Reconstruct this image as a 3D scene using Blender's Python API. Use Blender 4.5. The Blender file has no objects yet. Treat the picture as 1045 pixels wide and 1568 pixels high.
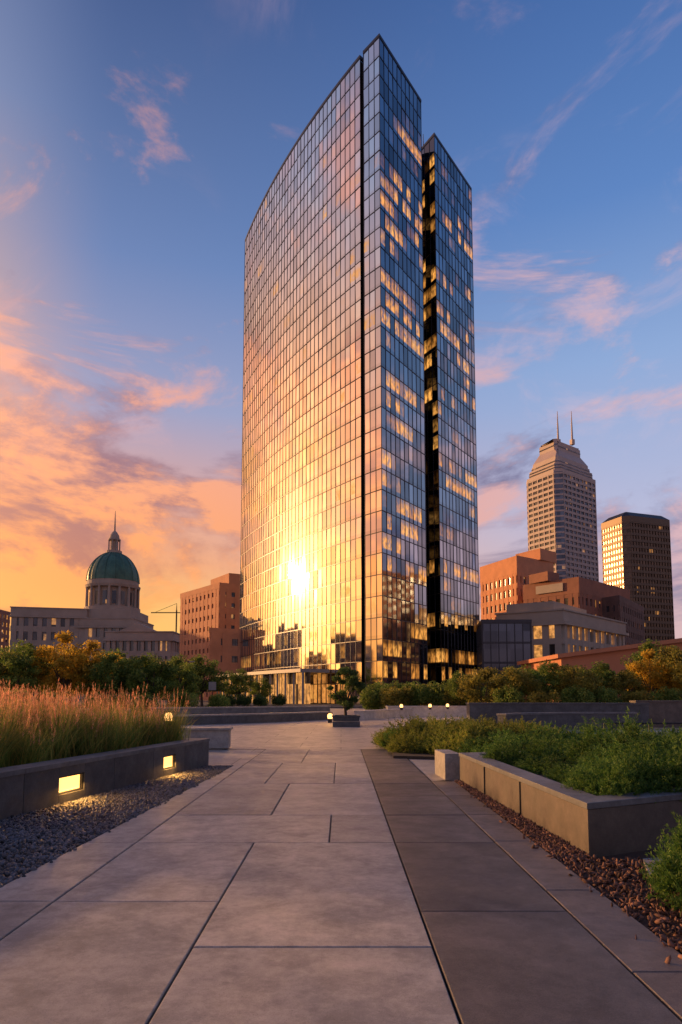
import bpy, math, random
import numpy as np
from mathutils import Vector
random.seed(7); rng=np.random.default_rng(7)
scene=bpy.context.scene
COL=scene.collection
R=math.radians
SUN_AZ=R(60.3); SUN_EL=R(10.2)
SUN=Vector((-math.sin(SUN_AZ)*math.cos(SUN_EL), math.cos(SUN_AZ)*math.cos(SUN_EL), math.sin(SUN_EL)))

# ------------------------------------------------------------ node helpers
class NT:
    def __init__(s,nt): s.nt=nt; nt.nodes.clear()
    def n(s,t,**k):
        nd=s.nt.nodes.new(t)
        for a,b in k.items(): setattr(nd,a,b)
        return nd
    def set(s,sock,v):
        if isinstance(v,bpy.types.NodeSocket): s.nt.links.new(v,sock)
        elif isinstance(v,(tuple,list)) and len(v)==3 and sock.type=='RGBA': sock.default_value=(*v,1)
        else: sock.default_value=v
    def m(s,op,a,b=0.0,c=None,clamp=False):
        nd=s.n('ShaderNodeMath',operation=op,use_clamp=clamp); s.set(nd.inputs[0],a)
        if len(nd.inputs)>1: s.set(nd.inputs[1],b)
        if c is not None: s.set(nd.inputs[2],c)
        return nd.outputs[0]
    def v(s,op,a,b=(0,0,0),scale=None):
        nd=s.n('ShaderNodeVectorMath',operation=op); s.set(nd.inputs[0],a); s.set(nd.inputs[1],b)
        if scale is not None: s.set(nd.inputs['Scale'],scale)
        return nd.outputs['Value'] if op in('DOT_PRODUCT','LENGTH') else nd.outputs[0]
    def mix(s,f,a,b,blend='MIX'):
        nd=s.n('ShaderNodeMix',data_type='RGBA',blend_type=blend); s.set(nd.inputs[0],f); s.set(nd.inputs[6],a); s.set(nd.inputs[7],b)
        return nd.outputs[2]
    def ramp(s,f,stops,interp='LINEAR'):
        nd=s.n('ShaderNodeValToRGB'); s.set(nd.inputs[0],f); cr=nd.color_ramp; cr.interpolation=interp
        while len(cr.elements)<len(stops): cr.elements.new(0.5)
        for e,(p,c) in zip(cr.elements,stops):
            e.position=p; e.color=(*c,1) if isinstance(c,(tuple,list)) else (c,c,c,1)
        return nd.outputs[0]
    def mr(s,v,a,b,c=0.,d=1.,smooth=True):
        nd=s.n('ShaderNodeMapRange'); nd.interpolation_type='SMOOTHSTEP' if smooth else 'LINEAR'
        s.set(nd.inputs[0],v)
        for i,x in enumerate((a,b,c,d)): s.set(nd.inputs[i+1],x)
        return nd.outputs[0]
    def noise(s,vec,scale,detail=4.,rough=.55,dist=0.):
        nd=s.n('ShaderNodeTexNoise'); 
        if vec is not None: s.set(nd.inputs['Vector'],vec)
        nd.inputs['Scale'].default_value=scale; nd.inputs['Detail'].default_value=detail
        nd.inputs['Roughness'].default_value=rough; nd.inputs['Distortion'].default_value=dist
        return nd.outputs[0]
def srgb(r,g,b):
    f=lambda c:(c/255/12.92 if c/255<=.04045 else ((c/255+.055)/1.055)**2.4)
    return (f(r),f(g),f(b))
def newmat(name):
    m=bpy.data.materials.new(name); m.use_nodes=True; t=NT(m.node_tree)
    o=t.n('ShaderNodeOutputMaterial'); p=t.n('ShaderNodeBsdfPrincipled'); t.nt.links.new(p.outputs[0],o.inputs[0])
    return m,t,p,o
def pmat(name,col,rough=.7,metal=0.,var=.25,scale=3.,bump=0.,bscale=40.,island=0.,fine=0.,spec=.5,rvar=0.):
    m,t,p,o=newmat(name)
    pos=t.n('ShaderNodeNewGeometry').outputs['Position']
    n=t.noise(pos,scale,6,.6)
    f=t.mr(n,.3,.7,1-var,1+var,False)
    if island:
        g=t.n('ShaderNodeNewGeometry').outputs['Random Per Island']
        f=t.m('MULTIPLY',f,t.mr(g,0,1,1-island,1+island,False))
    if fine:
        n2=t.noise(pos,scale*40,3,.6); f=t.m('MULTIPLY',f,t.mr(n2,.3,.7,1-fine,1+fine,False))
    c=t.v('SCALE',t.mix(0,col,col),scale=f)
    t.set(p.inputs['Base Color'],c)
    if rvar: t.set(p.inputs['Roughness'],t.mr(n,.3,.7,rough-rvar,rough+rvar,False))
    else: p.inputs['Roughness'].default_value=rough
    p.inputs['Metallic'].default_value=metal; p.inputs['Specular IOR Level'].default_value=spec
    if bump:
        b=t.n('ShaderNodeBump'); b.inputs['Strength'].default_value=bump; b.inputs['Distance'].default_value=.01
        t.set(b.inputs['Height'],t.noise(pos,bscale,5,.65)); t.set(p.inputs['Normal'],b.outputs[0])
    return m
def emat(name,col,st):
    m,t,p,o=newmat(name); p.inputs['Base Color'].default_value=(.6,.5,.35,1)
    p.inputs['Emission Color'].default_value=(*col,1); p.inputs['Emission Strength'].default_value=st
    return m
def leafmat(name,c1,c2,c3,trans=.35):
    m,t,p,o=newmat(name)
    g=t.n('ShaderNodeNewGeometry')
    col=t.ramp(g.outputs['Random Per Island'],[(0,c1),(.55,c2),(1,c3)])
    cl=t.noise(g.outputs['Position'],.9,2,.5)
    col=t.v('SCALE',col,scale=t.mr(cl,.35,.65,.6,1.35,False))
    t.set(p.inputs['Base Color'],col); p.inputs['Roughness'].default_value=.6; p.inputs['Specular IOR Level'].default_value=.25
    tr=t.n('ShaderNodeBsdfTranslucent'); t.set(tr.inputs[0],t.v('SCALE',col,scale=1.4))
    mx=t.n('ShaderNodeMixShader'); mx.inputs[0].default_value=trans
    t.nt.links.new(p.outputs[0],mx.inputs[1]); t.nt.links.new(tr.outputs[0],mx.inputs[2]); t.nt.links.new(mx.outputs[0],o.inputs[0])
    return m

# ------------------------------------------------------------ world sky
w=bpy.data.worlds.new("World"); scene.world=w; w.use_nodes=True
t=NT(w.node_tree)
out=t.n('ShaderNodeOutputWorld')
d=t.v('NORMALIZE',t.n('ShaderNodeTexCoord').outputs['Generated'])
sx=t.n('ShaderNodeSeparateXYZ'); t.set(sx.inputs[0],d); Z=sx.outputs[2]
flat=t.v('NORMALIZE',t.v('MULTIPLY',d,(1,1,0)))
hs=Vector((SUN.x,SUN.y,0)).normalized()
az=t.v('DOT_PRODUCT',flat,tuple(hs))
sd=t.v('DOT_PRODUCT',d,tuple(SUN))
sunw=t.ramp(Z,[(0,srgb(255,150,45)),(.14,srgb(255,176,66)),(.26,srgb(255,168,78)),(.38,srgb(242,166,108)),(.52,srgb(205,168,158)),(.66,srgb(140,152,188)),(.85,srgb(72,100,155))])
warm=t.ramp(Z,[(0,srgb(255,200,84)),(.12,srgb(255,190,84)),(.19,srgb(250,166,96)),(.28,srgb(220,158,138)),(.40,srgb(152,158,194)),(.56,srgb(102,130,182)),(.78,srgb(58,82,134))])
cool=t.ramp(Z,[(0,srgb(225,182,172)),(.12,srgb(214,186,190)),(.25,srgb(186,188,218)),(.44,srgb(144,172,218)),(.6,srgb(94,134,196)),(.8,srgb(56,94,158))])
mfac=t.mr(az,.05,.86)
base=t.mix(mfac,cool,warm)
base=t.mix(t.mr(az,.76,.95),base,sunw)
dim=t.mr(az,-.75,.0,.55,1.)
base=t.v('SCALE',base,scale=dim)
lowz=t.mr(Z,.12,.60,1,0)
cp=t.v('MULTIPLY',d,(1,1,2.6))
cp=t.v('ADD',cp,(7.3,2.2,1.9))
n1=t.noise(cp,2.7,11,.62,.5)
n1b=t.noise(t.v('ADD',cp,tuple(Vector((SUN.x*.07,SUN.y*.07,-.15)))),2.7,7,.62,.5)
light=t.mr(t.m('SUBTRACT',n1,n1b),-.075,.085)
belt=t.m('MULTIPLY',t.mr(Z,.14,.26),t.mr(Z,.36,.56,1,0))
rbelt=t.m('MULTIPLY',t.mr(Z,.34,.44,1,0),t.m('MULTIPLY',t.mr(mfac,.0,.35,1,0),.075))
thr=t.m('SUBTRACT',.56,t.m('ADD',t.m('MULTIPLY',lowz,t.m('ADD',.055,t.m('MULTIPLY',mfac,.10))),t.m('MULTIPLY',belt,t.m('MULTIPLY',mfac,.06))))
thr=t.m('SUBTRACT',thr,rbelt)
dens=t.mr(t.m('SUBTRACT',n1,thr),-.02,.12)
litc=t.mix(mfac,srgb(222,180,186),srgb(245,166,136))
drkc=t.mix(mfac,srgb(112,110,148),srgb(112,94,128))
lw_=t.m('MULTIPLY',t.mr(Z,.14,.46,1,0),mfac)
litc=t.mix(lw_,litc,srgb(255,158,76))
drkc=t.mix(t.m('MULTIPLY',t.mr(Z,.08,.42,1,0),mfac),drkc,srgb(172,96,78))
cc=t.mix(light,drkc,litc)
dens=t.m('MULTIPLY',dens,t.mr(Z,.45,.8,.92,.3))
dens=t.m('MULTIPLY',dens,t.mr(Z,.06,.17,.35,1))
col=t.mix(dens,base,cc)
n2=t.noise(t.v('ADD',t.v('MULTIPLY',d,(1.,1.,1.6)),(1.3,9.1,4.4)),5.2,9,.62,.7)
n2m=t.noise(t.v('ADD',d,(5.3,.1,2.4)),2.4,2,.5)
wis=t.m('MULTIPLY',t.mr(n2,.50,.72),t.mr(n2m,.42,.58))
col=t.mix(t.m('MULTIPLY',wis,t.mr(Z,.25,.4,.0,.55)),col,t.mix(t.mr(Z,.35,.75,0,.55,False),t.mix(mfac,srgb(225,195,210),srgb(245,175,160)),srgb(120,135,180)))
h0=t.m('MULTIPLY',t.m('POWER',t.m('MAXIMUM',sd,0),5.),t.mr(Z,.25,.75,1,.15))
h1=t.m('POWER',t.m('MAXIMUM',sd,0),22.)
h2=t.m('POWER',t.m('MAXIMUM',sd,0),120.)
cw=t.m('ADD',.45,t.m('MULTIPLY',dens,.85))
col=t.v('ADD',col,t.v('SCALE',t.mix(0,(1,.36,.07),(1,1,1)),scale=t.m('MULTIPLY',t.m('MULTIPLY',h0,cw),.45)))
col=t.v('ADD',col,t.v('SCALE',t.mix(0,(1,.42,.07),(1,1,1)),scale=t.m('MULTIPLY',h1,.65)))
col=t.v('ADD',col,t.v('SCALE',t.mix(0,(1,.58,.15),(1,1,1)),scale=t.m('MULTIPLY',h2,2.0)))
b1=t.n('ShaderNodeBackground'); t.set(b1.inputs[0],col); b1.inputs[1].default_value=.95
sky=t.n('ShaderNodeTexSky',sky_type='NISHITA'); sky.sun_disc=False; sky.sun_elevation=SUN_EL; sky.sun_rotation=-SUN_AZ
sky.dust_density=2.5
b2=t.n('ShaderNodeBackground'); t.nt.links.new(sky.outputs[0],b2.inputs[0]); b2.inputs[1].default_value=.012
ad=t.n('ShaderNodeAddShader'); t.nt.links.new(b1.outputs[0],ad.inputs[0]); t.nt.links.new(b2.outputs[0],ad.inputs[1]); t.nt.links.new(ad.outputs[0],out.inputs[0])
L=bpy.data.lights.new("sun","SUN"); L.energy=5.0; L.angle=R(1.2); L.color=(1,.52,.20)
sun=bpy.data.objects.new("sun",L); COL.objects.link(sun); sun.rotation_euler=(-SUN).to_track_quat('-Z','Y').to_euler()

# ------------------------------------------------------------ mesh helpers
def fast_mesh(name,V,F):
    V=np.asarray(V,dtype=np.float32); F=np.asarray(F,dtype=np.int32); me=bpy.data.meshes.new(name)
    k=F.shape[1]; me.vertices.add(len(V)); me.vertices.foreach_set('co',V.ravel())
    me.loops.add(F.size); me.loops.foreach_set('vertex_index',F.ravel())
    me.polygons.add(len(F)); me.polygons.foreach_set('loop_start',np.arange(0,F.size,k,dtype=np.int32)); me.polygons.foreach_set('loop_total',np.full(len(F),k,dtype=np.int32))
    me.update(calc_edges=True); me.validate(); return me
def link(name,me,mats=(),loc=(0,0,0),rz=0,sc=1,parent=None):
    o=bpy.data.objects.new(name,me); COL.objects.link(o); o.location=loc; o.rotation_euler=(0,0,rz)
    o.scale=(sc,sc,sc) if not isinstance(sc,tuple) else sc
    for m in mats:
        if m.name not in [x.name for x in me.materials if x]: me.materials.append(m)
    if parent: o.parent=parent
    return o
def offset(poly,o):
    n=len(poly); res=[]
    for i in range(n):
        p0=Vector(poly[i-1]);p1=Vector(poly[i]);p2=Vector(poly[(i+1)%n])
        a=(p1-p0).normalized(); b=(p2-p1).normalized()
        na=Vector((a.y,-a.x)); nb=Vector((b.y,-b.x)); s=na+nb
        k=s.length_squared/2
        s=s/max(k,.25)
        res.append((p1.x+s.x*o,p1.y+s.y*o))
    return res
class MB:
    def __init__(s): s.V=[];s.F=[];s.M=[]
    def add(s,vs,fs,m=0):
        b=len(s.V); s.V+= [tuple(v) for v in vs]
        for f in fs: s.F.append([b+i for i in f]); s.M.append(m)
    def prism(s,poly,z0,z1,m=0,poly2=None,cap=True,mtop=None):
        n=len(poly); p2=poly2 or poly
        f=[(i,(i+1)%n,n+(i+1)%n,n+i) for i in range(n)]
        s.add([(x,y,z0) for x,y in poly]+[(x,y,z1) for x,y in p2],f,m)
        if cap:
            s.add([(x,y,z1) for x,y in p2],[tuple(range(n))],m if mtop is None else mtop)
            s.add([(x,y,z0) for x,y in poly],[tuple(reversed(range(n)))],m)
    def ring(s,inn,outp,z0,z1,m=0):
        n=len(inn); V=[(x,y,z0) for x,y in inn]+[(x,y,z0) for x,y in outp]+[(x,y,z1) for x,y in inn]+[(x,y,z1) for x,y in outp]
        f=[]
        for i in range(n):
            j=(i+1)%n
            f+=[(n+i,n+j,3*n+j,3*n+i),(2*n+j,2*n+i,3*n+i,3*n+j),(i,j,n+j,n+i),(j,i,2*n+i,2*n+j)]
        s.add(V,f,m)
    def box(s,x,y,z,sx,sy,sz,rz=0,m=0):
        c,q=math.cos(rz),math.sin(rz)
        P=[(x+a*sx/2*c-b*sy/2*q,y+a*sx/2*q+b*sy/2*c) for a,b in((-1,-1),(1,-1),(1,1),(-1,1))]
        s.prism(P,z-sz/2,z+sz/2,m)
    def wallbox(s,p0,p1,z0,z1,th,m=0,shift=0):
        p0=Vector(p0);p1=Vector(p1);a=(p1-p0).normalized();n=Vector((a.y,-a.x))
        q=[p0+n*(shift-th/2),p0+n*(shift+th/2),p1+n*(shift+th/2),p1+n*(shift-th/2)]
        s.prism([(v.x,v.y) for v in q],z0,z1,m)
    def lathe(s,prof,cx,cy,seg=24,m=0):
        n=len(prof); V=[]
        for r,z in prof:
            for k in range(seg):
                a=2*math.pi*k/seg; V.append((cx+r*math.cos(a),cy+r*math.sin(a),z))
        F=[(i*seg+k,i*seg+(k+1)%seg,(i+1)*seg+(k+1)%seg,(i+1)*seg+k) for i in range(n-1) for k in range(seg)]
        s.add(V,F,m)
    def tube(s,p,q,r0,r1,seg=6,m=0):
        p=Vector(p);q=Vector(q);a=(q-p).normalized();u=a.orthogonal().normalized();v=a.cross(u)
        V=[p+(u*math.cos(2*math.pi*k/seg)+v*math.sin(2*math.pi*k/seg))*r0 for k in range(seg)]+[q+(u*math.cos(2*math.pi*k/seg)+v*math.sin(2*math.pi*k/seg))*r1 for k in range(seg)]
        s.add(V,[(k,(k+1)%seg,seg+(k+1)%seg,seg+k) for k in range(seg)]+[tuple(range(seg-1,-1,-1)),tuple(range(seg,2*seg))],m)
    def obj(s,name,mats,parent=None,bevel=0,smooth=False):
        me=bpy.data.meshes.new(name); me.from_pydata(s.V,[],s.F)
        for m in mats: me.materials.append(m)
        me.polygons.foreach_set('material_index',s.M)
        if smooth: me.polygons.foreach_set('use_smooth',[True]*len(s.F))
        me.update()
        o=bpy.data.objects.new(name,me); COL.objects.link(o)
        if parent: o.parent=parent
        if bevel:
            b=o.modifiers.new('b','BEVEL'); b.width=bevel; b.segments=2; b.limit_method='ANGLE'
        return o

# ------------------------------------------------------------ materials
def glassmat(name,base,lit,thr,est,rough=.045,vmin=.6,vmax=1.1,seed=0.,spn=.88,freq=(.11,.87,1)):
    m,t,p,o=newmat(name)
    uv=t.n('ShaderNodeUVMap').outputs[0]
    cell=t.v('FLOOR',uv); fr=t.v('FRACTION',uv)
    wn=t.n('ShaderNodeTexWhiteNoise',noise_dimensions='3D'); t.set(wn.inputs[0],t.v('ADD',cell,(seed,0,0)))
    r=wn.outputs[0]
    clus=t.noise(t.v('MULTIPLY',t.v('ADD',cell,(seed,0,0)),freq),1.,1,.5)
    sc=t.n('ShaderNodeSeparateXYZ'); t.set(sc.inputs[0],cell)
    clus=t.m('ADD',clus,t.mr(sc.outputs[1],1,7,.12,0,False))
    litf=t.m('MULTIPLY',t.mr(clus,thr,thr+.06),t.mr(r,1-lit-.1,1-lit+.25))
    s2=t.n('ShaderNodeSeparateXYZ'); t.set(s2.inputs[0],fr)
    ins=t.m('MULTIPLY',t.mr(s2.outputs[1],.20,.28),t.mr(s2.outputs[1],.62,.92,1,.25))
    inn=t.mr(t.noise(uv,2.3,3,.6),.36,.62,.15,1.3,False)
    e=t.m('MULTIPLY',t.m('MULTIPLY',litf,ins),inn)
    val=t.mr(r,0,1,vmin,vmax,False)
    bl=t.m('MULTIPLY',t.m('GREATER_THAN',t.noise(t.v('MULTIPLY',cell,(.37,.61,0)),1.7,2,.5),.56),.12)
    val=t.m('SUBTRACT',val,bl)
    # tint cut under the glow, which paints lit rooms and gold reflections
    val=t.m('MULTIPLY',val,t.m('SUBTRACT',1.,t.m('MINIMUM',t.m('MULTIPLY',e,.75),.75)))
    span=t.mr(s2.outputs[1],.17,.19,spn,1.)
    c=t.v('SCALE',t.mix(0,base,base),scale=t.m('MULTIPLY',val,span))
    t.set(p.inputs['Base Color'],c); p.inputs['Metallic'].default_value=1; p.inputs['Roughness'].default_value=rough
    t.set(p.inputs['Emission Color'],t.mix(r,(1,.30,.035),(1,.44,.09)))
    t.set(p.inputs['Emission Strength'],t.m('MULTIPLY',e,est))
    return m
G_left=glassmat('glass_gold_reflection_tint',(1.0,.90,.83),.45,.60,.6,vmin=.80,vmax=1.08)  # same glass as the right face; bright sunset reflection put into the tint
G_right=glassmat('glass_blue_reflection_tint',(.47,.55,.64),.62,.49,.85,vmin=.5,vmax=1.1,seed=31,freq=(.07,.80,1))  # same glass, dim blue reflection in the tint; glow includes painted gold reflections
G_slot=glassmat('glass_recess',(.12,.14,.18),.42,.43,1.0,seed=77)
M_mull=pmat('mullion_metal',(.055,.055,.065),.35,.7,.1)
M_dark=pmat('dark_metal',(.02,.02,.025),.5,.3,.1)
M_roof=pmat('roof',(.12,.12,.12),.9)
def winmat(name,base,litthr,est,rough=.12,metal=.55):
    m,t,p,o=newmat(name)
    pos=t.n('ShaderNodeNewGeometry').outputs['Position']
    cell=t.v('FLOOR',t.v('MULTIPLY',pos,(.4,.4,.29)))
    wn=t.n('ShaderNodeTexWhiteNoise',noise_dimensions='3D'); t.set(wn.inputs[0],cell)
    t.set(p.inputs['Base Color'],t.v('SCALE',t.mix(0,base,base),scale=t.mr(wn.outputs[0],0,1,.6,1.3,False)))
    p.inputs['Roughness'].default_value=rough; p.inputs['Metallic'].default_value=metal
    p.inputs['Emission Color'].default_value=(1,.42,.10,1)
    inn=t.mr(t.noise(pos,.9,3,.6),.35,.65,.3,1.2,False)
    t.set(p.inputs['Emission Strength'],t.m('MULTIPLY',t.m('MULTIPLY',t.m('GREATER_THAN',wn.outputs[0],litthr),inn),est))
    return m
W_std=winmat('window_glass',(.10,.11,.13),.88,.5)
W_lit=winmat('window_glass_lit',(.14,.13,.13),.35,.8)
W_dark=winmat('window_glass_dark',(.07,.075,.09),.95,.45)
W_tower=winmat('window_glass_tower',(.09,.10,.13),.97,.35,.14,.8)
W_bronze=winmat('window_glass_bronze',(.085,.06,.045),.975,.4,.25,.8)
S_brick=pmat('brick_orange',(.54,.24,.125),.85,0,.14,.3,fine=.12)
S_brick2=pmat('brick_brown',(.29,.13,.085),.85,0,.17,.3,fine=.12)
S_brick3=pmat('brick_dark',(.15,.095,.08),.85,0,.17,.3,fine=.12)
S_lime=pmat('limestone',(.42,.355,.29),.8,0,.12,.2,fine=.08)
S_lime2=pmat('limestone_grey',(.35,.285,.235),.8,0,.15,.2,fine=.08)
S_pink=pmat('granite_pink',(.42,.33,.30),.6,0,.08,.1)
S_bronze=pmat('bronze_cladding',(.12,.08,.055),.5,.4,.1)
S_copper=pmat('copper_patina',(.055,.14,.10),.55,.1,.35,.5)
S_terra=pmat('terracotta_panel',(.48,.18,.085),.7,0,.1,.3)

# ------------------------------------------------------------ glass skyscraper
H=114.5; NF=33; FH=H/NF
A=Vector((6.59,103.1)); B1=Vector((3.96,106.1)); B2=Vector((3.34,106.9))
curve=[B2.copy()]; th0,th1,Lc=R(37.5),R(22.5),54.9; NC=38
for i in range(NC):
    th=th0+(th1-th0)*(i+.5)/NC; curve.append(curve[-1]+Vector((-math.sin(th),math.cos(th)))*Lc/NC)
Gp=Vector((15.3,115.6)); Hn=Vector((18.9,123.0)); K=Vector((29.3,137.5))
g1=Vector((12.6,117.5)); g2=Vector((15.6,128.6))
inn=Vector((.75,.66))
tower=bpy.data.objects.new('glass_skyscraper',None); COL.objects.link(tower)
walls=[]
def addw(p0,p1,n,m): walls.append((p0,p1,n,m))
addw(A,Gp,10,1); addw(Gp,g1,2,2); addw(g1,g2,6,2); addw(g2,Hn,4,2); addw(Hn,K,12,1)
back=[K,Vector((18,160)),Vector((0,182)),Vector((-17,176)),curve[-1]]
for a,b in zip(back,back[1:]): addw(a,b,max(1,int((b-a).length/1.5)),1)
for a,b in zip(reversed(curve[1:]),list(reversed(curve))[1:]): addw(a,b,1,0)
gi1=B2+inn*.9; gi2=B1+inn*.9
addw(B1,A,3,0)
V=[];F=[];UV=[];MI=[]
mul=MB(); colid=0
for (a,b,n,m) in walls:
    dv=(b-a)/n; nrm=Vector((dv.y,-dv.x)).normalized()
    for c in range(n):
        p=a+dv*c; q=a+dv*(c+1); colid+=1
        for f in range(NF):
            z0=f*FH+.03; z1=(f+1)*FH-.03
            tu=random.gauss(0,.007); tv=random.gauss(0,.0055); bl=len(V)
            for (pp,uu,zz,vv) in((p,-1,z0,-1),(q,1,z0,-1),(q,1,z1,1),(p,-1,z1,1)):
                o=nrm*(tu*uu*dv.length/2+tv*vv*FH/2-.014)
                V.append((pp.x+o.x,pp.y+o.y,zz))
            F.append((bl,bl+1,bl+2,bl+3)); MI.append(m)
            UV+=[colid+.01,f+.01,colid+.99,f+.01,colid+.99,f+.99,colid+.01,f+.99]
        ang=math.atan2(dv.y,dv.x)
        mul.box(p.x,p.y,H/2,.06,.12,H,ang,0)
me=bpy.data.meshes.new('curtain_wall'); me.from_pydata(V,[],F)
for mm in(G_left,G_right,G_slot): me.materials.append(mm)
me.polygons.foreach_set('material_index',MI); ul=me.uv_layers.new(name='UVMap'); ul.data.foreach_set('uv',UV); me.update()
o=bpy.data.objects.new('curtain_wall',me); COL.objects.link(o); o.parent=tower
poly=[A,Gp,g1,g2,Hn]+back[:-1]+list(reversed(curve))+[gi1,gi2,B1]
poly=[(v.x,v.y) for v in poly]
inner=offset(poly,-.12); outer=offset(poly,.04)
for f in range(0,NF+1):
    z=f*FH; mul.ring(inner,outer,z-.07,z+.07,0)
mul.ring(offset(poly,-.3),offset(poly,.08),H+.08,H+.6,0)
mul.prism(inner,.3,H-.2,1)
mul.wallbox((gi1.x,gi1.y),(gi2.x,gi2.y),0,H,.1,1)
mul.obj('mullions_and_floors',[M_mull,M_dark],tower)
mp=MB(); mp.box(17.5,135,H+2.4,5,8,3.2,.6,0); mp.tube((17.2,127,H),(17.2,127,H+4),.12,.06); mp.obj('roof_plant',[M_roof],tower)
pod=MB()
cur=[];cin=[]
for i in range(6,NC+1,2):
    th=th0+(th1-th0)*i/NC; nn=Vector((-math.cos(th),-math.sin(th))); c=curve[i]
    cur.append(c+nn*6.2); cin.append(c+nn*.3)
pl=[(v.x,v.y) for v in reversed(cur)]+[(v.x,v.y) for v in cin]
pod.prism(pl,5.4,6.0,0)
for i,c in enumerate(cur):
    pod.box(c.x+.4,c.y+.3,2.7,.3,.3,5.4,0,0)
gl=[(c.x+1.6,c.y+.9) for c in cur]
for a,b in zip(gl,gl[1:]):
    pod.wallbox(b,a,0,5.38,.1,1)
    for k in range(1,3): 
        x=a[0]+(b[0]-a[0])*k/3; y=a[1]+(b[1]-a[1])*k/3; pod.box(x,y,2.7,.1,.3,5.36,0,2)
S_white=pmat('canopy_grey',(.26,.24,.23),.5,0,.05)
pod.obj('lobby_canopy',[S_white,W_lit,M_mull],tower)

# ------------------------------------------------------------ generic buildings
def building(name,poly,h,fh,bay,wall,win,band=.42,pier=.45,out=.45,parapet=1.2,z0=0,cornice=0,roofm=None,extra=None,ground=0,xm=()):
    b=MB(); b.prism(poly,z0,z0+h-.3,1)
    nf=max(1,round((h-ground-parapet)/fh)); fhh=(h-ground-parapet)/nf
    op=offset(poly,out); ip=offset(poly,-.05)
    for f in range(nf+1):
        z=z0+ground+f*fhh; b.ring(ip,op,z-(0 if f==0 and ground==0 else fhh*band/2),z+fhh*band/2,0)
    b.ring(offset(poly,-.5),offset(poly,out+.08),z0+h-parapet,z0+h,0)
    b.prism(offset(poly,-.45),z0+h-1.2,z0+h-.5,2)
    if cornice:
        b.ring(offset(poly,-.4),offset(poly,out+cornice),z0+h-parapet-.9,z0+h-parapet-.2,0)
        b.ring(offset(poly,-.4),offset(poly,out+cornice*.5),z0+h-.0,z0+h+.4,0)
    n=len(poly)
    for i in range(n):
        p=Vector(poly[i]);q=Vector(poly[(i+1)%n]); l=(q-p).length; a=(q-p)/l; nb=max(1,round(l/bay)); nn=Vector((a.y,-a.x))
        pw=l/nb*pier
        for k in range(nb+1):
            c=p+a*min(max(l*k/nb,pw/2),l-pw/2)+nn*(out+.06)/2
            b.box(c.x,c.y,z0+h/2-.2,pw,out+.06,h-.5,math.atan2(a.y,a.x),0)
    if extra: extra(b)
    return b.obj(name,[wall,win,roofm or M_roof]+list(xm))
def para(c,e1,e2):
    c=Vector(c);e1=Vector(e1);e2=Vector(e2); f=e1+e2-c
    return [tuple(c),tuple(e2),tuple(f),tuple(e1)]
def ex(b): 
    b.prism(para((-34,196),(-42,208),(-22,203)),34,38.5,0)
building('brick_apartment_building',para((-35.6,190),(-52,211),(-24,198)),34.5,3.3,2.6,S_brick,W_std,.58,.58,.25,1.6,extra=ex)
building('brick_annex_building',para((-30,150),(-29.5,168),(-20,156)),17,4,3.4,S_brick,W_std,.6,.6,.25)
def chamf(poly,k):
    r=[];n=len(poly)
    for i in range(n):
        p=Vector(poly[i]);a=Vector(poly[i-1]);b=Vector(poly[(i+1)%n])
        r.append(tuple(p+(a-p).normalized()*k)); r.append(tuple(p+(b-p).normalized()*k))
    return r
cp=para((154,450),(137.5,480),(193.7,480)); cpc=chamf(cp,4.5)
def ex(b):
    b.prism(offset(cpc,-1.5),161.4,167.5,0); b.prism(offset(cpc,-3.2),167,171,0)
    b.prism(offset(cpc,-4.2),170.6,173.5,0); b.prism(offset(cpc,-4.2),173.5,181,0,offset(cpc,-9.0)); b.prism(offset(cpc,-9.2),180.6,187,0)
    b.prism(offset(cpc,-10.2),186.5,188.5,0)
    for z,ins in((163.4,-1.3),(165.4,-1.3),(168.8,-3.0),(183.5,-9.0)): b.ring(offset(cpc,ins-.6),offset(cpc,ins),z,z+.9,1)
    for x,y in((162.5,474),(173,474)):
        b.box(x,y,190,2.6,2.6,4,.4,0)
        b.tube((x,y,191),(x,y,205),.8,.5,m=0); b.tube((x,y,205),(x,y,214),.45,.2,m=0)
    c=Vector(cpc[-1]); e=Vector(cpc[0]); e1=Vector(cpc[1])
    b.wallbox(tuple(c),tuple(e),10,158,1.2,1,.7) if False else b.wallbox(tuple(e),tuple(e1),10,160,1.3,1,.7)
    for f in range(39): b.wallbox(tuple(e),tuple(e1),10+f*3.9,11.2+f*3.9,1.5,0,.85)
building('twin_antenna_skyscraper',cpc,162,4.0,5.2,S_pink,W_tower,.46,.16,.5,2.5,extra=ex)
dk=chamf(para((169,380),(161.5,402),(203,392)),3)
def ex(b): b.prism(offset(dk,.35),108,111.5,2,offset(dk,-4))
building('bronze_glass_skyscraper',dk,108,3.7,2.2,S_bronze,W_bronze,.42,.12,.35,3.5,extra=ex,roofm=M_dark)
def ex(b): b.prism(para((70,226),(64,236),(78,233)),49,53,0)
building('brick_office_building',para((60,220),(52.2,240),(76,232)),49,4.2,2.6,S_brick,W_std,.42,.5,.35,6,extra=ex)
def ex(b):
    b.prism(para((66,206),(62,213),(71,210)),38,41,0)
    q=Vector((61,215))-Vector((73.5,200)); p=Vector((73.5,200))
    b.wallbox(tuple(p+q*.75),tuple(p+q*.25),34.2,36.8,.2,3,.75)
building('brick_warehouse_building',para((73.5,200),(61,215),(100,225)),38,4.4,3.0,S_brick2,W_std,.5,.5,.3,5,extra=ex,xm=(S_lime,))
building('dark_brick_building',para((88,205),(84,212),(108,232)),33,4.,3.0,S_brick3,W_std,.5,.5,.3,2)
def ex(b):
    b.prism(para((50,152.5),(40.5,158.7),(64,169)),20,23.6,0)
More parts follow.
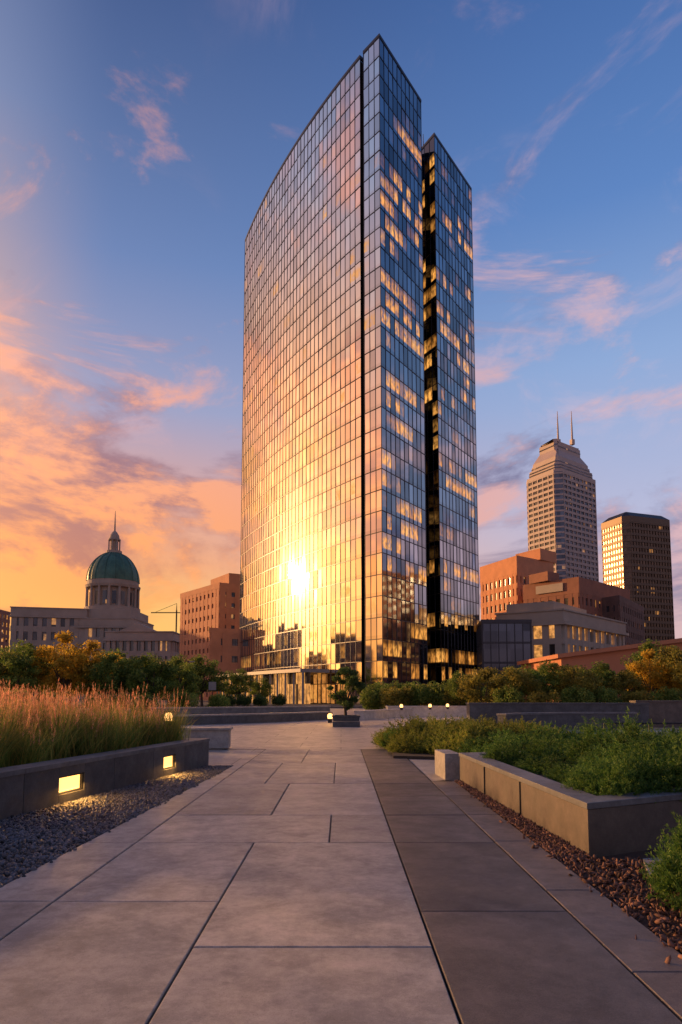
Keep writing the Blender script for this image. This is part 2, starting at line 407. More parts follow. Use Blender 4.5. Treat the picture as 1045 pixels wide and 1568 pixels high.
building('limestone_bank_building',para((51,150),(38.8,158),(77,178)),21,5.2,3.4,S_lime,W_lit,.3,.42,.6,2.4,cornice=.7,extra=ex)
building('glass_office_building',[(27.2,125),(36.5,125),(38,140),(29,140)],16,4,1.6,M_mull,W_tower,.1,.08,.12,.6)
sl=MB(); X0,X1,Y0,Y1=27.0,52,80,98
sl.add([(X0,Y0,0),(X1,Y0,0),(X1,Y1,0),(X0,Y1,0),(X0,Y0,6.2),(X1,Y0,9.4),(X1,Y1,9.4),(X0,Y1,6.2)],[(0,1,5,4),(1,2,6,5),(2,3,7,6),(3,0,4,7),(4,5,6,7)],0)
for k in range(12): sl.box(X0+1.6+k*2.05,Y0-.06,3.0,1.5,.1,2.6,0,1)
sl.add([(X0-.6,Y0-.6,6.0),(X1,Y0-.6,9.3),(X1,Y1,9.3),(X0-.6,Y1,6.0),(X0-.6,Y0-.6,6.5),(X1,Y0-.6,9.8),(X1,Y1,9.8),(X0-.6,Y1,6.5)],[(0,1,5,4),(1,2,6,5),(2,3,7,6),(3,0,4,7),(4,5,6,7),(3,2,1,0)],0)
sl.obj('terracotta_pavilion',[S_terra,W_std])
for i,(x,y,wd,dp,h,mm) in enumerate([(-265,95,40,30,34,S_brick2),(-262,140,34,30,26,S_lime2),(-250,182,28,26,34,S_brick3),(-240,222,30,26,24,S_brick2),(-222,262,26,26,40,S_lime2),(-205,300,34,26,30,S_brick3),(-190,335,24,26,46,S_brick2),
    (150,120,34,30,36,S_lime2),(170,170,30,30,52,S_brick2),(200,215,30,30,40,S_lime2),(150,60,40,30,28,S_brick3),(210,130,30,30,70,S_bronze)]):
    building('office_building',[(x-wd/2,y-dp/2),(x+wd/2,y-dp/2),(x+wd/2,y+dp/2),(x-wd/2,y+dp/2)],h,4,4,mm,W_lit if i%3==0 else W_std,.45,.4,.4)

# ------------------------------------------------------------ statehouse
cap=bpy.data.objects.new('domed_statehouse',None); COL.objects.link(cap)
def child(o): o.parent=cap; return o
child(building('west_wing',[(-120.5,238),(-96,244),(-96,275),(-120.5,275)],33.5,5.0,3.2,S_lime2,W_dark,.4,.5,.4,2.5,cornice=.6))
child(building('central_block',[(-101,243.6),(-78,243.6),(-78,268),(-101,268)],30,5.2,3.0,S_lime2,W_dark,.4,.5,.4,2.5,cornice=.6))
child(building('east_wing',[(-84,234),(-61,234),(-61,262),(-84,262)],24,5.0,2.6,S_lime2,W_dark,.35,.45,.5,2.2,cornice=.7))
b=MB(); cx,cy=-90.3,256
b.prism([(cx-11,cy-11),(cx+11,cy-11),(cx+11,cy+11),(cx-11,cy+11)],29,34,0)
b.lathe([(10.6,33),(10.6,35.5),(8.6,35.6),(8.6,43),(10.2,43.2),(10.5,44.2),(9.8,44.3),(9.8,46)],cx,cy,32,0)
for k in range(16):
    a=2*math.pi*(k+.5)/16; b.tube((cx+9.7*math.cos(a),cy+9.7*math.sin(a),35.5),(cx+9.7*math.cos(a),cy+9.7*math.sin(a),43.2),.55,.48,8,0)
    b.box(cx+8.55*math.cos(a+math.pi/16),cy+8.55*math.sin(a+math.pi/16),39,.3,1.5,5,a+math.pi/16,2)
prof=[(9.9*math.cos(R(x)),46+12*math.sin(R(x))) for x in range(0,80,8)]
b.lathe(prof+[(2.6,58)],cx,cy,32,1)
for k in range(16):
    a=2*math.pi*k/16
    for (r0,z0_),(r1,z1_) in zip(prof,prof[1:]): b.tube((cx+r0*math.cos(a),cy+r0*math.sin(a),z0_),(cx+r1*math.cos(a),cy+r1*math.sin(a),z1_),.28,.28,4,1)
b.lathe([(3,57.6),(3,58.6),(1.5,58.7),(1.5,62.8),(2.4,62.9),(2.4,63.4),(2.0,63.5),(1.7,65),(.9,66.3),(.35,66.8),(.3,69),(.08,75)],cx,cy,16,0)
for k in range(8):
    a=2*math.pi*k/8; b.tube((cx+2.2*math.cos(a),cy+2.2*math.sin(a),58.6),(cx+2.2*math.cos(a),cy+2.2*math.sin(a),62.9),.25,.25,6,0)
b.add([(-80,233,24.2),(-66,233,24.2),(-73,233,27.4),(-80,240,24.2),(-66,240,24.2),(-73,240,27.4)],[(0,1,2),(1,4,5,2),(0,2,5,3),(3,5,4)],0)
child(b.obj('dome_drum_and_lantern',[S_lime2,S_copper,W_dark]))
b=MB(); b.tube((-71,280,0),(-71,280,38),.35,.35,4); b.tube((-82,280,37),(-66,280,37),.28,.25,4); b.tube((-71,280,38),(-71,280,41),.25,.1,4); b.tube((-71,280,41),(-80,280,37.3),.1,.1,4);b.box(-66.5,280,36,2,1,1.6)
b.obj('construction_crane',[M_dark])

# ------------------------------------------------------------ ground
def sheet(name,poly,z,mat):
    me=bpy.data.meshes.new(name); me.from_pydata([(x,y,z) for x,y in poly],[],[tuple(range(len(poly)))]); me.materials.append(mat)
    o=bpy.data.objects.new(name,me); COL.objects.link(o); return o
M_ground=pmat('ground_mat',(.09,.085,.075),.9,0,.3,.2,bump=.3,fine=.2)
sheet('ground',[(-2500,-200),(2500,-200),(2500,3000),(-2500,3000)],-.04,M_ground)
def concrete(name,col,col2,rough,isl=.1,speck=.12,grid=None,spec=.5,stain=.16):
    m,t,p,o=newmat(name); g=t.n('ShaderNodeNewGeometry'); pos=g.outputs['Position']
    isl_v=g.outputs['Random Per Island']
    off=t.v('ADD',pos,t.v('SCALE',(37.,11.,5.),scale=isl_v)) if not grid else pos
    a=t.noise(off,1.3,8,.7,.1); bb=t.noise(off,9,7,.75); c=t.noise(pos,130,4,.75); st=t.noise(off,3.1,9,.78,.15)
    colr=t.mix(t.mr(a,.36,.64),col,col2)
    f=t.m('MULTIPLY',t.mr(bb,.3,.7,.80,1.20,False),t.mr(c,.3,.7,1-speck,1+speck,False))
    f=t.m('MULTIPLY',f,t.mr(st,.40,.60,1+stain*.5,1-stain))
    vo=t.n('ShaderNodeTexVoronoi'); t.set(vo.inputs['Vector'],pos); vo.inputs['Scale'].default_value=38
    f=t.m('MULTIPLY',f,t.mr(vo.outputs['Distance'],.05,.16,.62,1))
    # occasional round gum / drip marks
    v2=t.n('ShaderNodeTexVoronoi'); t.set(v2.inputs['Vector'],pos); v2.inputs['Scale'].default_value=2.6
    f=t.m('MULTIPLY',f,t.mr(v2.outputs['Distance'],.035,.06,.78,1))
    if not grid: f=t.m('MULTIPLY',f,t.mr(isl_v,0,1,1-isl,1+isl,False))
    if grid:
        br=t.n('ShaderNodeTexBrick'); t.set(br.inputs['Vector'],pos); br.inputs['Scale'].default_value=1
        br.inputs['Brick Width'].default_value=grid[0]; br.inputs['Row Height'].default_value=grid[1]; br.inputs['Mortar Size'].default_value=.012; br.offset=.5
        br.inputs['Color1'].default_value=(1,1,1,1); br.inputs['Color2'].default_value=(.86,.86,.86,1); br.inputs['Mortar'].default_value=(.25,.25,.25,1)
        colr=t.mix(1.,colr,br.outputs[0],'MULTIPLY')
    t.set(p.inputs['Base Color'],t.v('SCALE',colr,scale=f))
    t.set(p.inputs['Roughness'],t.mr(t.m('ADD',a,t.m('MULTIPLY',st,.6)),.5,1.1,rough-.12,rough+.16,False)); p.inputs['Specular IOR Level'].default_value=spec
    bm=t.n('ShaderNodeBump'); bm.inputs['Strength'].default_value=.75; bm.inputs['Distance'].default_value=.004
    t.set(bm.inputs['Height'],t.m('ADD',t.m('MULTIPLY',c,.7),bb)); t.set(p.inputs['Normal'],bm.outputs[0])
    return m
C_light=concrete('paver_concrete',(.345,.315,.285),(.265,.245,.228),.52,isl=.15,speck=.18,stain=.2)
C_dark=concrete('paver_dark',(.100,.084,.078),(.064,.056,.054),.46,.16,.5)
C_edge=concrete('paver_edge',(.165,.132,.115),(.12,.098,.09),.5,.14,.38)
C_plaza=concrete('plaza_concrete',(.42,.37,.32),(.34,.305,.27),.48,grid=(2.4,1.6))
def slab(b,poly,m=0,z1=0.):
    P=offset(poly,-.007); Q=offset(poly,-.013); n=len(P); z1=random.uniform(-.002,.0015)
    V=[(x,y,-.05) for x,y in P]+[(x,y,z1-.006) for x,y in P]+[(x,y,z1) for x,y in Q]
    F=[(i,(i+1)%n,n+(i+1)%n,n+i) for i in range(n)]+[(n+i,n+(i+1)%n,2*n+(i+1)%n,2*n+i) for i in range(n)]+[tuple(range(2*n,3*n))]
    b.add(V,F,m)
def rect(x0,x1,y0,y1): return [(x0,y0),(x1,y0),(x1,y1),(x0,y1)]
b=MB()
for x0,x1,y0,y1 in [(-.89,.55,-.5,1.9),(-.89,.55,1.9,4.05),(-.89,.55,4.05,6.83),(-.12,.55,6.83,8.37),(-2.1,-.12,6.83,8.37),(-.88,.55,8.37,11.3),(-2.1,-.88,8.37,11.3),
    (-.12,.55,11.3,14.7),(-1.3,-.12,11.3,14.7),(-2.1,-1.3,11.3,14.7),(-.88,.55,14.7,18.45),(-2.1,-.88,14.7,18.45),
    (-2.1,-.89,-.5,2.6),(-2.1,-.89,2.6,4.92),(-2.1,-.89,4.92,6.83)]: slab(b,rect(x0,x1,y0,y1))
le=lambda y:-2.9+.042*y
for y0,y1 in[(-.5,2.6),(2.6,4.92),(4.92,6.83),(6.83,10.2),(10.2,14.2)]: slab(b,[(le(y0),y0),(-2.1,y0),(-2.1,y1),(le(y1),y1)])
b.obj('light_stone_pavement',[C_light])
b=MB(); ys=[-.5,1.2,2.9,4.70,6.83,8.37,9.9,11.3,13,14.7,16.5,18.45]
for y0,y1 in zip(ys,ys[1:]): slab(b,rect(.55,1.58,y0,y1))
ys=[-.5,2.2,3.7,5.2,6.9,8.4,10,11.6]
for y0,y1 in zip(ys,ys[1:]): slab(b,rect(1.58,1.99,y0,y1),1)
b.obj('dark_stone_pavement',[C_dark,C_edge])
sheet('plaza_pavement',[(-40,18.47),(-40,75),(60,75),(60,18.47)][::-1],-.006,C_plaza)
sheet('plaza_walk',[(1.6,11.7),(1.6,18.4),(-2.12+3.8,18.4),(30,18.4),(30,13),(2.6,12.2)][::-1],-.012,C_plaza)
sheet('plaza_walk',[(-14,14.3),(-2.12,14.3),(-2.12,18.44),(-14,18.44)],-.012,C_plaza)
M_asph=pmat('asphalt',(.05,.05,.052),.85,0,.2,.5,bump=.3)
sheet('road',[(-200,78),(200,78),(200,90),(-200,90)],-.02,M_asph)
b=MB(); b.box(0,77.9,.04,400,.2,.13); b.box(0,90.2,.04,400,.2,.13); b.obj('road_kerb',[C_edge])
# ---- gravel bed (left)
wdir=Vector((1.27,6.24)).normalized(); wn_=Vector((-wdir.y,wdir.x))
W1=Vector((-2.86,14.3)); 
def wallp(s,off=0): 
    v=W1-wdir*s+wn_*off; return (v.x,v.y)
M_gravel=pmat('gravel_base',(.04,.042,.05),.8,0,.3,6,bump=.6,bscale=60)
sheet('gravel_bed_soil',[(le(-.5)-.0,-.5),(le(14.25),14.25),wallp(0),wallp(15)][::-1],-.03,M_gravel)
import bmesh
bmx=bmesh.new(); bmesh.ops.create_icosphere(bmx,subdivisions=1,radius=1); iv=np.array([v.co[:] for v in bmx.verts]); iff=np.array([[v.index for v in f.verts] for f in bmx.faces]); bmx.free()
def rotm(n):
    q=rng.normal(size=(n,4)); q/=np.linalg.norm(q,axis=1)[:,None]; w_,x,y,z=q.T
    return np.stack([np.stack([1-2*(y*y+z*z),2*(x*y-z*w_),2*(x*z+y*w_)],-1),np.stack([2*(x*y+z*w_),1-2*(x*x+z*z),2*(y*z-x*w_)],-1),np.stack([2*(x*z-y*w_),2*(y*z+x*w_),1-2*(x*x+y*y)],-1)],1)
def rocks(name,pts,smin,smax,mat,flatten=(1,.8,.6)):
    n=len(pts); s=rng.uniform(smin,smax,(n,1,1)); v=iv[None]*(1+rng.uniform(-.25,.25,(n,12,1)))*np.array(flatten)*s
    v=np.einsum('nij,nkj->nki',rotm(n),v)+pts[:,None,:]
    F=(iff[None]+np.arange(n)[:,None,None]*12).reshape(-1,3)
    return link(name,fast_mesh(name,v.reshape(-1,3),F),[mat])
M_stone=pmat('gravel_stone',(.07,.073,.086),.5,0,.2,2,island=.75)
P=[]
while len(P)<12500:
    y=14.2-random.random()**.8*11.5; s=(14.3-y)/wdir.y; xl=wallp(s)[0]; xr=le(y)-.01; x=random.uniform(xl,xr)
    if x>-.56*y-.3: P.append((x,y,random.uniform(-.03,-.006)))
for i in range(50):
    y=random.uniform(4,14); P.append((le(y)+abs(random.gauss(0,.035)),y,.004))
rocks('gravel_bed',np.array(P),.012,.036,M_stone)
# ---- left planter wall
C_wall=concrete('planter_wall_stone',(.085,.088,.095),(.06,.062,.068),.5,.15,.2)
C_cap=concrete('planter_coping_stone',(.15,.15,.155),(.11,.11,.115),.5,.1,.15)
b=MB()
def wseg(s0,s1,o0,o1,z0,z1,m): 
    p=[wallp(s0,o0),wallp(s0,o1),wallp(s1,o1),wallp(s1,o0)]
    b.prism(p,z0,z1,m)
LIT=[(4.92,.6),(1.85,.5)]
edges=[0,1.2,2.5,3.8,5.95,7.2,8.4,9.6,10.8,12]
for s0,s1 in zip(edges,edges[1:]):
    lit=[l for l in LIT if s0<l[0]<s1]
    if not lit: wseg(s0+.004,s1-.004,0,.32,-.05,.50,0)
    else:
        c,wd=lit[0]
        wseg(s0+.004,c-wd/2,0,.32,-.05,.50,0); wseg(c+wd/2,s1-.004,0,.32,-.05,.50,0)
        wseg(c-wd/2,c+wd/2,0,.32,-.05,.12,0); wseg(c-wd/2,c+wd/2,0,.32,.37,.50,0)
    wseg(s0+.003,s1-.003,-.02,.36,.503,.565,1)
b.wallbox(wallp(.16,.34),wallp(.16,3.2),-.05,.5,.3,0)
b.wallbox(wallp(.16,.37),wallp(.16,3.2),.503,.56,.34,1)
lw=b.obj('stone_planter_wall',[C_wall,C_cap],bevel=.006)
E_lamp=emat('lamp_warm',(1,.50,.12),2.6)
for c,wd in LIT:
    b=MB(); 
    b.prism([wallp(c-wd/2+.03,.06),wallp(c-wd/2+.03,.12),wallp(c+wd/2-.03,.12),wallp(c+wd/2-.03,.06)],.145,.345,0)
    for (a0,a1,z0,z1) in((c-wd/2,c+wd/2,.12,.142),(c-wd/2,c+wd/2,.348,.37),(c-wd/2,c-wd/2+.027,.143,.347),(c+wd/2-.027,c+wd/2,.143,.347)):
        b.prism([wallp(a0,.02),wallp(a0,.13),wallp(a1,.13),wallp(a1,.02)],z0,z1,1)
    b.obj('recessed_wall_light',[E_lamp,M_dark])
    pl_=bpy.data.lights.new('wall_light_glow','AREA'); pl_.energy=16; pl_.color=(1,.46,.10); pl_.shape='RECTANGLE'; pl_.size=wd*.8; pl_.size_y=.15
    lo=bpy.data.objects.new('wall_light_glow',pl_); COL.objects.link(lo); q=wallp(c,-.03); lo.location=(q[0],q[1],.26); lo.rotation_euler=Vector((-wn_.x,-wn_.y,-1.1)).to_track_quat('-Z','Y').to_euler()
M_soil=pmat('soil',(.05,.035,.025),.95,0,.3,5,bump=.5)
sheet('planter_soil',[wallp(.3,.33),wallp(13,.33),wallp(13,8),wallp(.3,8)][::-1],.44,M_soil)
b=MB(); b.box(-3.9,18.6,.28,1.5,.6,.5,.05); b.box(-3.9,18.6,.56,1.62,.7,.06,.05); b.box(-3.9,18.6,.01,1.2,.45,.1,.05); b.obj('stone_bench',[C_light],bevel=.01)

# ---- ornamental grass
def ribbons(base,h,lean,width,segs=4,curl=1.6):
    n=len(base); ang=rng.uniform(0,2*np.pi,n); dirn=np.stack([np.cos(ang),np.sin(ang),np.zeros(n)],-1)
    fa=rng.uniform(0,2*np.pi,n); side=np.stack([np.cos(fa),np.sin(fa),np.zeros(n)],-1)
    V=[]
    for k in range(segs+1):
        t_=k/segs; c=base+dirn*(lean*h*t_**curl)[:,None]+np.array([0,0,1])*(h*(t_-.25*lean*t_**2))[:,None]
        ww=width*(1-t_)**.6*.5+.0006
        V+= [c-side*ww, c+side*ww]
    V=np.stack(V,1); k=2*(segs+1)
    F=np.array([[2*i,2*i+1,2*i+3,2*i+2] for i in range(segs)])
    F=(F[None]+np.arange(n)[:,None,None]*k).reshape(-1,4)
    tip=V[:,-1]
    return V.reshape(-1,3),F,tip,dirn
M_blade=leafmat('grass_blade',(.09,.15,.03),(.18,.22,.045),(.42,.30,.08),.5)
M_plume=leafmat('grass_plume',(.50,.20,.12),(.68,.32,.19),(.62,.38,.22),.55)
cl=[]
while len(cl)<330:
    s=random.uniform(-.0,8.5) ; o_=.5+random.random()**.9*5.0
    q=wallp(s,o_); 
    if q[0]<-.60*q[1]-.5: continue
    cl.append((q[0],q[1]))
for i in range(70): cl.append((random.uniform(-8.5,-4.6),random.uniform(15,17.5)))
bs=[];hh=[];ln=[]
pb=[];ph=[]
for (x,y) in cl:
    k=95; r=np.abs(rng.normal(0,.13,k)); a=rng.uniform(0,6.28,k); z=.42 if y<14.4 else 0
    sc=random.uniform(.72,1.2)
    bs.append(np.stack([x+r*np.cos(a),y+r*np.sin(a),np.full(k,z)],-1)); hh.append(rng.uniform(.45,.95,k)*sc); ln.append(rng.uniform(.05,.8,k))
    k=9; r=np.abs(rng.normal(0,.1,k)); a=rng.uniform(0,6.28,k)
    pb.append(np.stack([x+r*np.cos(a),y+r*np.sin(a),np.full(k,z)],-1)); ph.append(rng.uniform(.78,1.2,k)*sc)
bs=np.concatenate(bs);hh=np.concatenate(hh);ln=np.concatenate(ln)
V1,F1,_,_=ribbons(bs,hh,ln,.011)
pb=np.concatenate(pb);ph=np.concatenate(ph)
V2,F2,tip,dr=ribbons(pb,ph,rng.uniform(.05,.3,len(pb)),.004)
nb=22; n=len(tip); tt=rng.uniform(0,1,(n,nb,1)); cen=tip[:,None,:]-np.array([0,0,.26])*tt-dr[:,None,:]*.05*tt
rad=.018*(np.sin(np.clip(tt,.04,1)*3.0))+.003
dd=rng.normal(size=(n,nb,3)); dd/=np.linalg.norm(dd,axis=-1,keepdims=True)
p0=cen; p1=cen+dd*rad*1.6+np.array([0,0,.035]); sd_=np.cross(dd,[0,0,1.])*.0035
V3=np.stack([p0-sd_,p0+sd_,p1+sd_*.3,p1-sd_*.3],2).reshape(-1,3); F3=np.arange(len(V3)).reshape(-1,4)
me=fast_mesh('ornamental_grass',np.concatenate([V1,V2,V3]),np.concatenate([F1,F2+len(V1),F3+len(V1)+len(V2)]))
o=link('ornamental_grass',me,[M_blade,M_plume]); mi=np.zeros(len(me.polygons),dtype=np.int32); mi[len(F1)+len(F2):]=1; me.polygons.foreach_set('material_index',mi)

# ---- right planter
C_tan=concrete('planter_stone_tan',(.125,.096,.077),(.092,.073,.060),.5,.1,.2)
PRp=[(2.33,6.29),(5.6,7.9),(5.6,12.6),(2.10,11.7)]
b=MB(); inn_=offset(PRp,-.26)
b.ring(inn_,PRp,-.05,.42,0); b.ring(offset(PRp,-.28),offset(PRp,.012),.423,.485,1)
for (x,y) in((2.245,8.3),(2.17,10.0)): b.box(x-.004,y,.19,.03,.012,.46,0,2)
b.obj('stone_planter',[C_tan,C_cap,M_dark],bevel=.008)
sheet('planter_bed_soil',inn_,.38,M_soil)
b=MB(); b.box(1.98,12.35,.2,.28,.9,.5,.06); b.obj('stone_end_block',[C_light],bevel=.01)
M_mulch=pmat('mulch_base',(.07,.035,.022),.95,0,.3,8,bump=.8,bscale=50)
sheet('mulch_bed_soil',[(1.995,-.5),(6,-.5),(6,8.2),(5.5,7.9),(2.33,6.29),(2.10,11.7),(1.995,11.7)],-.03,M_mulch)
M_chip=pmat('mulch_chip',(.16,.078,.05),.85,0,.2,2,island=.7)
P=[]
while len(P)<9500:
    y=random.uniform(2.6,11.7); x=random.uniform(2.0,2.36) if y>6.2 else random.uniform(2.0,3.8)
    if y>6.25 and x>2.33-(y-6.29)*.0425: continue
    if y<=6.6 and x>2.33 and y>6.29+(x-2.33)*.49: continue
    P.append((x,y,random.uniform(-.03,.004)))
for i in range(60):
    y=random.uniform(2.8,11); P.append((1.99-abs(random.gauss(0,.05)),y,.006))
rocks('mulch_bed',np.array(P),.010,.036,M_chip,(1.3,.55,.22))
b=MB(); b.prism([(2.55,5.55),(3.6,5.75),(3.6,6.3),(2.75,6.1)],-.03,.02,0); b.obj('flagstone',[C_light],bevel=.006)

# ---- foliage
def diamond(cen,size,up=0.):
    n=len(cen); a=rng.normal(size=(n,3)); a[:,2]+=up; a/=np.linalg.norm(a,axis=1)[:,None]
    b_=np.cross(a,rng.normal(size=(n,3))); b_/=np.linalg.norm(b_,axis=1)[:,None]
    s=size[:,None]
    V=np.stack([cen-a*s,cen+b_*s*.5,cen+a*s,cen-b_*s*.5],1).reshape(-1,3)
    return V,np.arange(4*n).reshape(-1,4)
def tree_mesh(name,h,rx,n_cl,per,leaf,trunk_h,seed,mats):
    random.seed(seed); b=MB(); tr=h*.022+.03
    top=Vector((random.uniform(-.1,.1)*h*.2,0,trunk_h)); b.tube((0,0,-.1),top,tr,tr*.75,8)
    cens=[]
    cz=(trunk_h*.8+h)/2; rz_=(h-trunk_h*.8)/2
    while len(cens)<n_cl:
        p=Vector((random.uniform(-1,1),random.uniform(-1,1),random.uniform(-1,1)))
        if .35<p.length<1:
            k=1-.25*max(p.z,0); cens.append(Vector((p.x*rx*k,p.y*rx*k,cz+p.z*rz_)))
    for c in cens[:14]:
        mid=top+(c-top)*.5+Vector((0,0,.1*h*random.random())); b.tube(top,mid,tr*.5,tr*.28,5); b.tube(mid,c,tr*.28,tr*.08,5)
    P=[]
    for c in cens:
        r=rx*random.uniform(.16,.34); k=int(per*random.uniform(.6,1.3))
        q=rng.normal(size=(k,3)); q/=np.linalg.norm(q,axis=1)[:,None]; q*=(rng.uniform(0,1,(k,1))**.45)*r*np.array([1.15,1.15,.75]); P.append(q+np.array(c[:]))
    P=np.concatenate(P); V,F=diamond(P,rng.uniform(.6,1.2,len(P))*leaf)
    nv=len(b.V); 
    me=bpy.data.meshes.new(name); me.from_pydata(b.V+[tuple(v) for v in V.tolist()],[],b.F+[[i+nv for i in f] for f in F.tolist()])
    for m in mats: me.materials.append(m)
    me.polygons.foreach_set('material_index',[0]*len(b.F)+[1]*len(F)); me.update(); return me
M_bark=pmat('bark',(.07,.05,.035),.9,0,.3,8,bump=.5)
L_green=leafmat('leaf_green',(.07,.13,.025),(.13,.19,.035),(.24,.26,.05),.4)
L_yel=leafmat('leaf_yellow',(.28,.21,.03),(.46,.31,.035),(.55,.33,.04),.5)
L_dk=leafmat('leaf_dark',(.05,.09,.025),(.08,.13,.032),(.13,.18,.04),.4)
L_olive=leafmat('leaf_olive',(.13,.14,.025),(.22,.20,.035),(.32,.25,.045),.4)
T=[tree_mesh('tree_a',6.5,2.6,50,165,.14,1.6,1,[M_bark,L_green]),tree_mesh('tree_b',6.2,2.5,48,165,.14,1.5,2,[M_bark,L_yel]),tree_mesh('tree_c',6.,2.7,50,165,.14,1.4,3,[M_bark,L_dk]),tree_mesh('tree_d',5.5,2.6,48,165,.14,1.2,4,[M_bark,L_olive])]
random.seed(11)
def tree(k,x,y,s,nm='deciduous_tree'): link(nm,T[k],(),(x,y,0),random.uniform(0,6),(s*random.uniform(.95,1.1),s*random.uniform(.95,1.1),s))
for (k,x,y,s) in [(3,-31,60,.98),(0,-28.6,58,.95),(1,-25.6,60,1.15),(1,-23.6,62,1.05),(0,-21.5,60,.85),(0,-19.2,61,.8),(0,-17.3,60,.85),(0,-15.6,62,.8),(0,-33,66,1.1),(3,-29,70,1.15),(0,-25,72,1.05),(3,-20.5,72,.98),
    (0,-18,85,1.05),(0,-21,88,1.1),(2,-23,95,1.1),(0,-15,95,.85),(2,-27.5,90,1.1),(0,-34,95,1.15),(2,-40,92,1.15),(3,-46,90,1.15),(2,-52,110,1.35),(2,-42,120,1.35),(2,-33,125,1.25),(0,-12,98,.65)]: tree(k,x,y,s)
for (x,y) in [(-52,38),(-60,52)]: tree(2,x,y,1.1)  # unseen trees added left of frame to dapple the low sun
for (k,x,y,s) in [(3,11.3,52,.66),(3,13.4,50,.64),(0,15.6,51,.66),(3,17.8,50,.68),(0,20,52,.66),(3,22,51,.62),(1,24.5,52,.80),(3,26.6,51,.95),(0,10,55,.55),(0,28,58,1.0),(0,19,60,.7),(0,15,60,.65),(0,24,62,.7),(0,33,66,1.),(0,37,70,1.)]: tree(k,x,y,s)
def bush_mesh(name,rx,h,n,leaf,mat,seed):
    random.seed(seed); P=[]
    for i in range(16):
        a=random.uniform(0,6.28); r=rx*random.uniform(0,.7); c=np.array([r*math.cos(a),r*math.sin(a),h*random.uniform(.3,.72)]); rr=rx*random.uniform(.25,.42); k=n//16
        q=rng.normal(size=(k,3)); q/=np.linalg.norm(q,axis=1)[:,None]; q*=(rng.uniform(0,1,(k,1))**.35)*rr; q[:,2]*=h/rx/1.3; P.append(q+c)
    P=np.concatenate(P); P=P[P[:,2]>0]; V,F=diamond(P,rng.uniform(.6,1.2,len(P))*leaf)
    me=fast_mesh(name,V,F); me.materials.append(mat); return me
B=[bush_mesh('bush_a',1.6,2.4,4600,.10,L_green,5),bush_mesh('bush_b',1.6,2.2,4600,.10,L_olive,6),bush_mesh('bush_c',1.6,2.3,4600,.10,L_dk,8)]
random.seed(12)
def bush(k,x,y,s,nm='shrub'): link(nm,B[k],(),(x,y,0),random.uniform(0,6),s)
for i,(x,y,s) in enumerate([(2.8,58,1.0),(4.6,57,1.1),(6.4,58,1.15),(8.2,57,1.15),(9.8,56,1.1),(11.3,55,1.0),(5.4,60,1.2),(7.6,61,1.25),(3.5,62,1.2),(12.4,49,.95),(14.6,48,.9),(17,48,.95),(19.4,48,.9),(21.6,48,.9),(24,48,.9),(26.5,48,.95),(10.8,58,1.1)]): bush([0,1,0][i%3],x,y,s)
for x in (-10,-12.4,-15,-17.5,-20,-22.6,-25,-27.5): bush(0,x,52+random.uniform(-2,2),random.uniform(.7,.95))
for x in (-14,-12,-10,-8): bush(2,x,82+random.uniform(-2,2),.8)

def juniper_mesh(name,rx,h,ns,nn,mat,seed,nl=.035,up=.7):
    r_=np.random.default_rng(seed); V=[]
    a=r_.uniform(0,6.28,ns); rr=rx*np.sqrt(r_.uniform(0,1,ns)); el=h*(1-(rr/rx)**2*.75)*r_.uniform(.3,1.05,ns)*(1+.3*np.sin(a*3+seed))
    base=np.stack([rr*np.cos(a),rr*np.sin(a),el],-1)
    dr=np.stack([np.cos(a)*(.3+rr/rx),np.sin(a)*(.3+rr/rx),np.full(ns,up)],-1)+r_.normal(0,.35,(ns,3)); dr/=np.linalg.norm(dr,axis=1)[:,None]
    ln_=r_.uniform(.12,.26,ns)*h/.45
    tt=r_.uniform(0,1,(ns,nn,1)); c=base[:,None]+dr[:,None]*ln_[:,None,None]*tt
    nd=dr[:,None]*1.0+r_.normal(0,.75,(ns,nn,3)); nd/=np.linalg.norm(nd,axis=-1,keepdims=True)
    sd=np.cross(nd,r_.normal(size=(ns,nn,3))); sd/=np.linalg.norm(sd,axis=-1,keepdims=True); L_=nl*(1.15-tt*.6)
    P=np.stack([c,c+nd*L_*.5+sd*L_*.11,c+nd*L_,c+nd*L_*.5-sd*L_*.11],2).reshape(-1,3)
    me=fast_mesh(name,P,np.arange(len(P)).reshape(-1,4)); me.materials.append(mat); return me
L_jun=leafmat('juniper_needles',(.035,.09,.018),(.075,.16,.028),(.16,.24,.045),.35)
L_gc=leafmat('groundcover_leaf',(.09,.14,.02),(.18,.21,.035),(.28,.26,.05),.4)
J=[juniper_mesh('jun_a',.50,.44,620,30,L_jun,1,.055,.6),juniper_mesh('jun_b',.52,.40,620,30,L_jun,2,.055,.6)]
GC=[juniper_mesh('gc_a',.8,.5,640,22,L_gc,3,.09,.9),juniper_mesh('gc_b',.8,.45,640,22,L_jun,4,.09,.8)]
random.seed(5)
for (x,y,s) in [(2.95,7.2,.8),(3.6,7.6,1.15),(4.35,8.1,1.05),(3.0,8.5,.65),(3.9,9.0,1.2),(4.9,8.9,1.1),(3.0,9.7,.8),(4.3,10.2,1.2),(5.1,10.3,1.1),(2.7,10.8,.65),(3.5,11.1,1.0),(4.6,11.5,1.1)]:
    s*=random.uniform(.9,1.1); link('juniper_shrub',J[random.randrange(2)],(),(x,y,.33),random.uniform(0,6),(s,s,s*random.uniform(.75,1.15)))
for (x,y,s) in [(2.72,4.75,.8),(3.1,5.1,1.),(3.2,4.5,1.0)]: link('juniper_shrub',J[0],(),(x,y,-.03),random.uniform(0,6),(s,s,s*1.5))
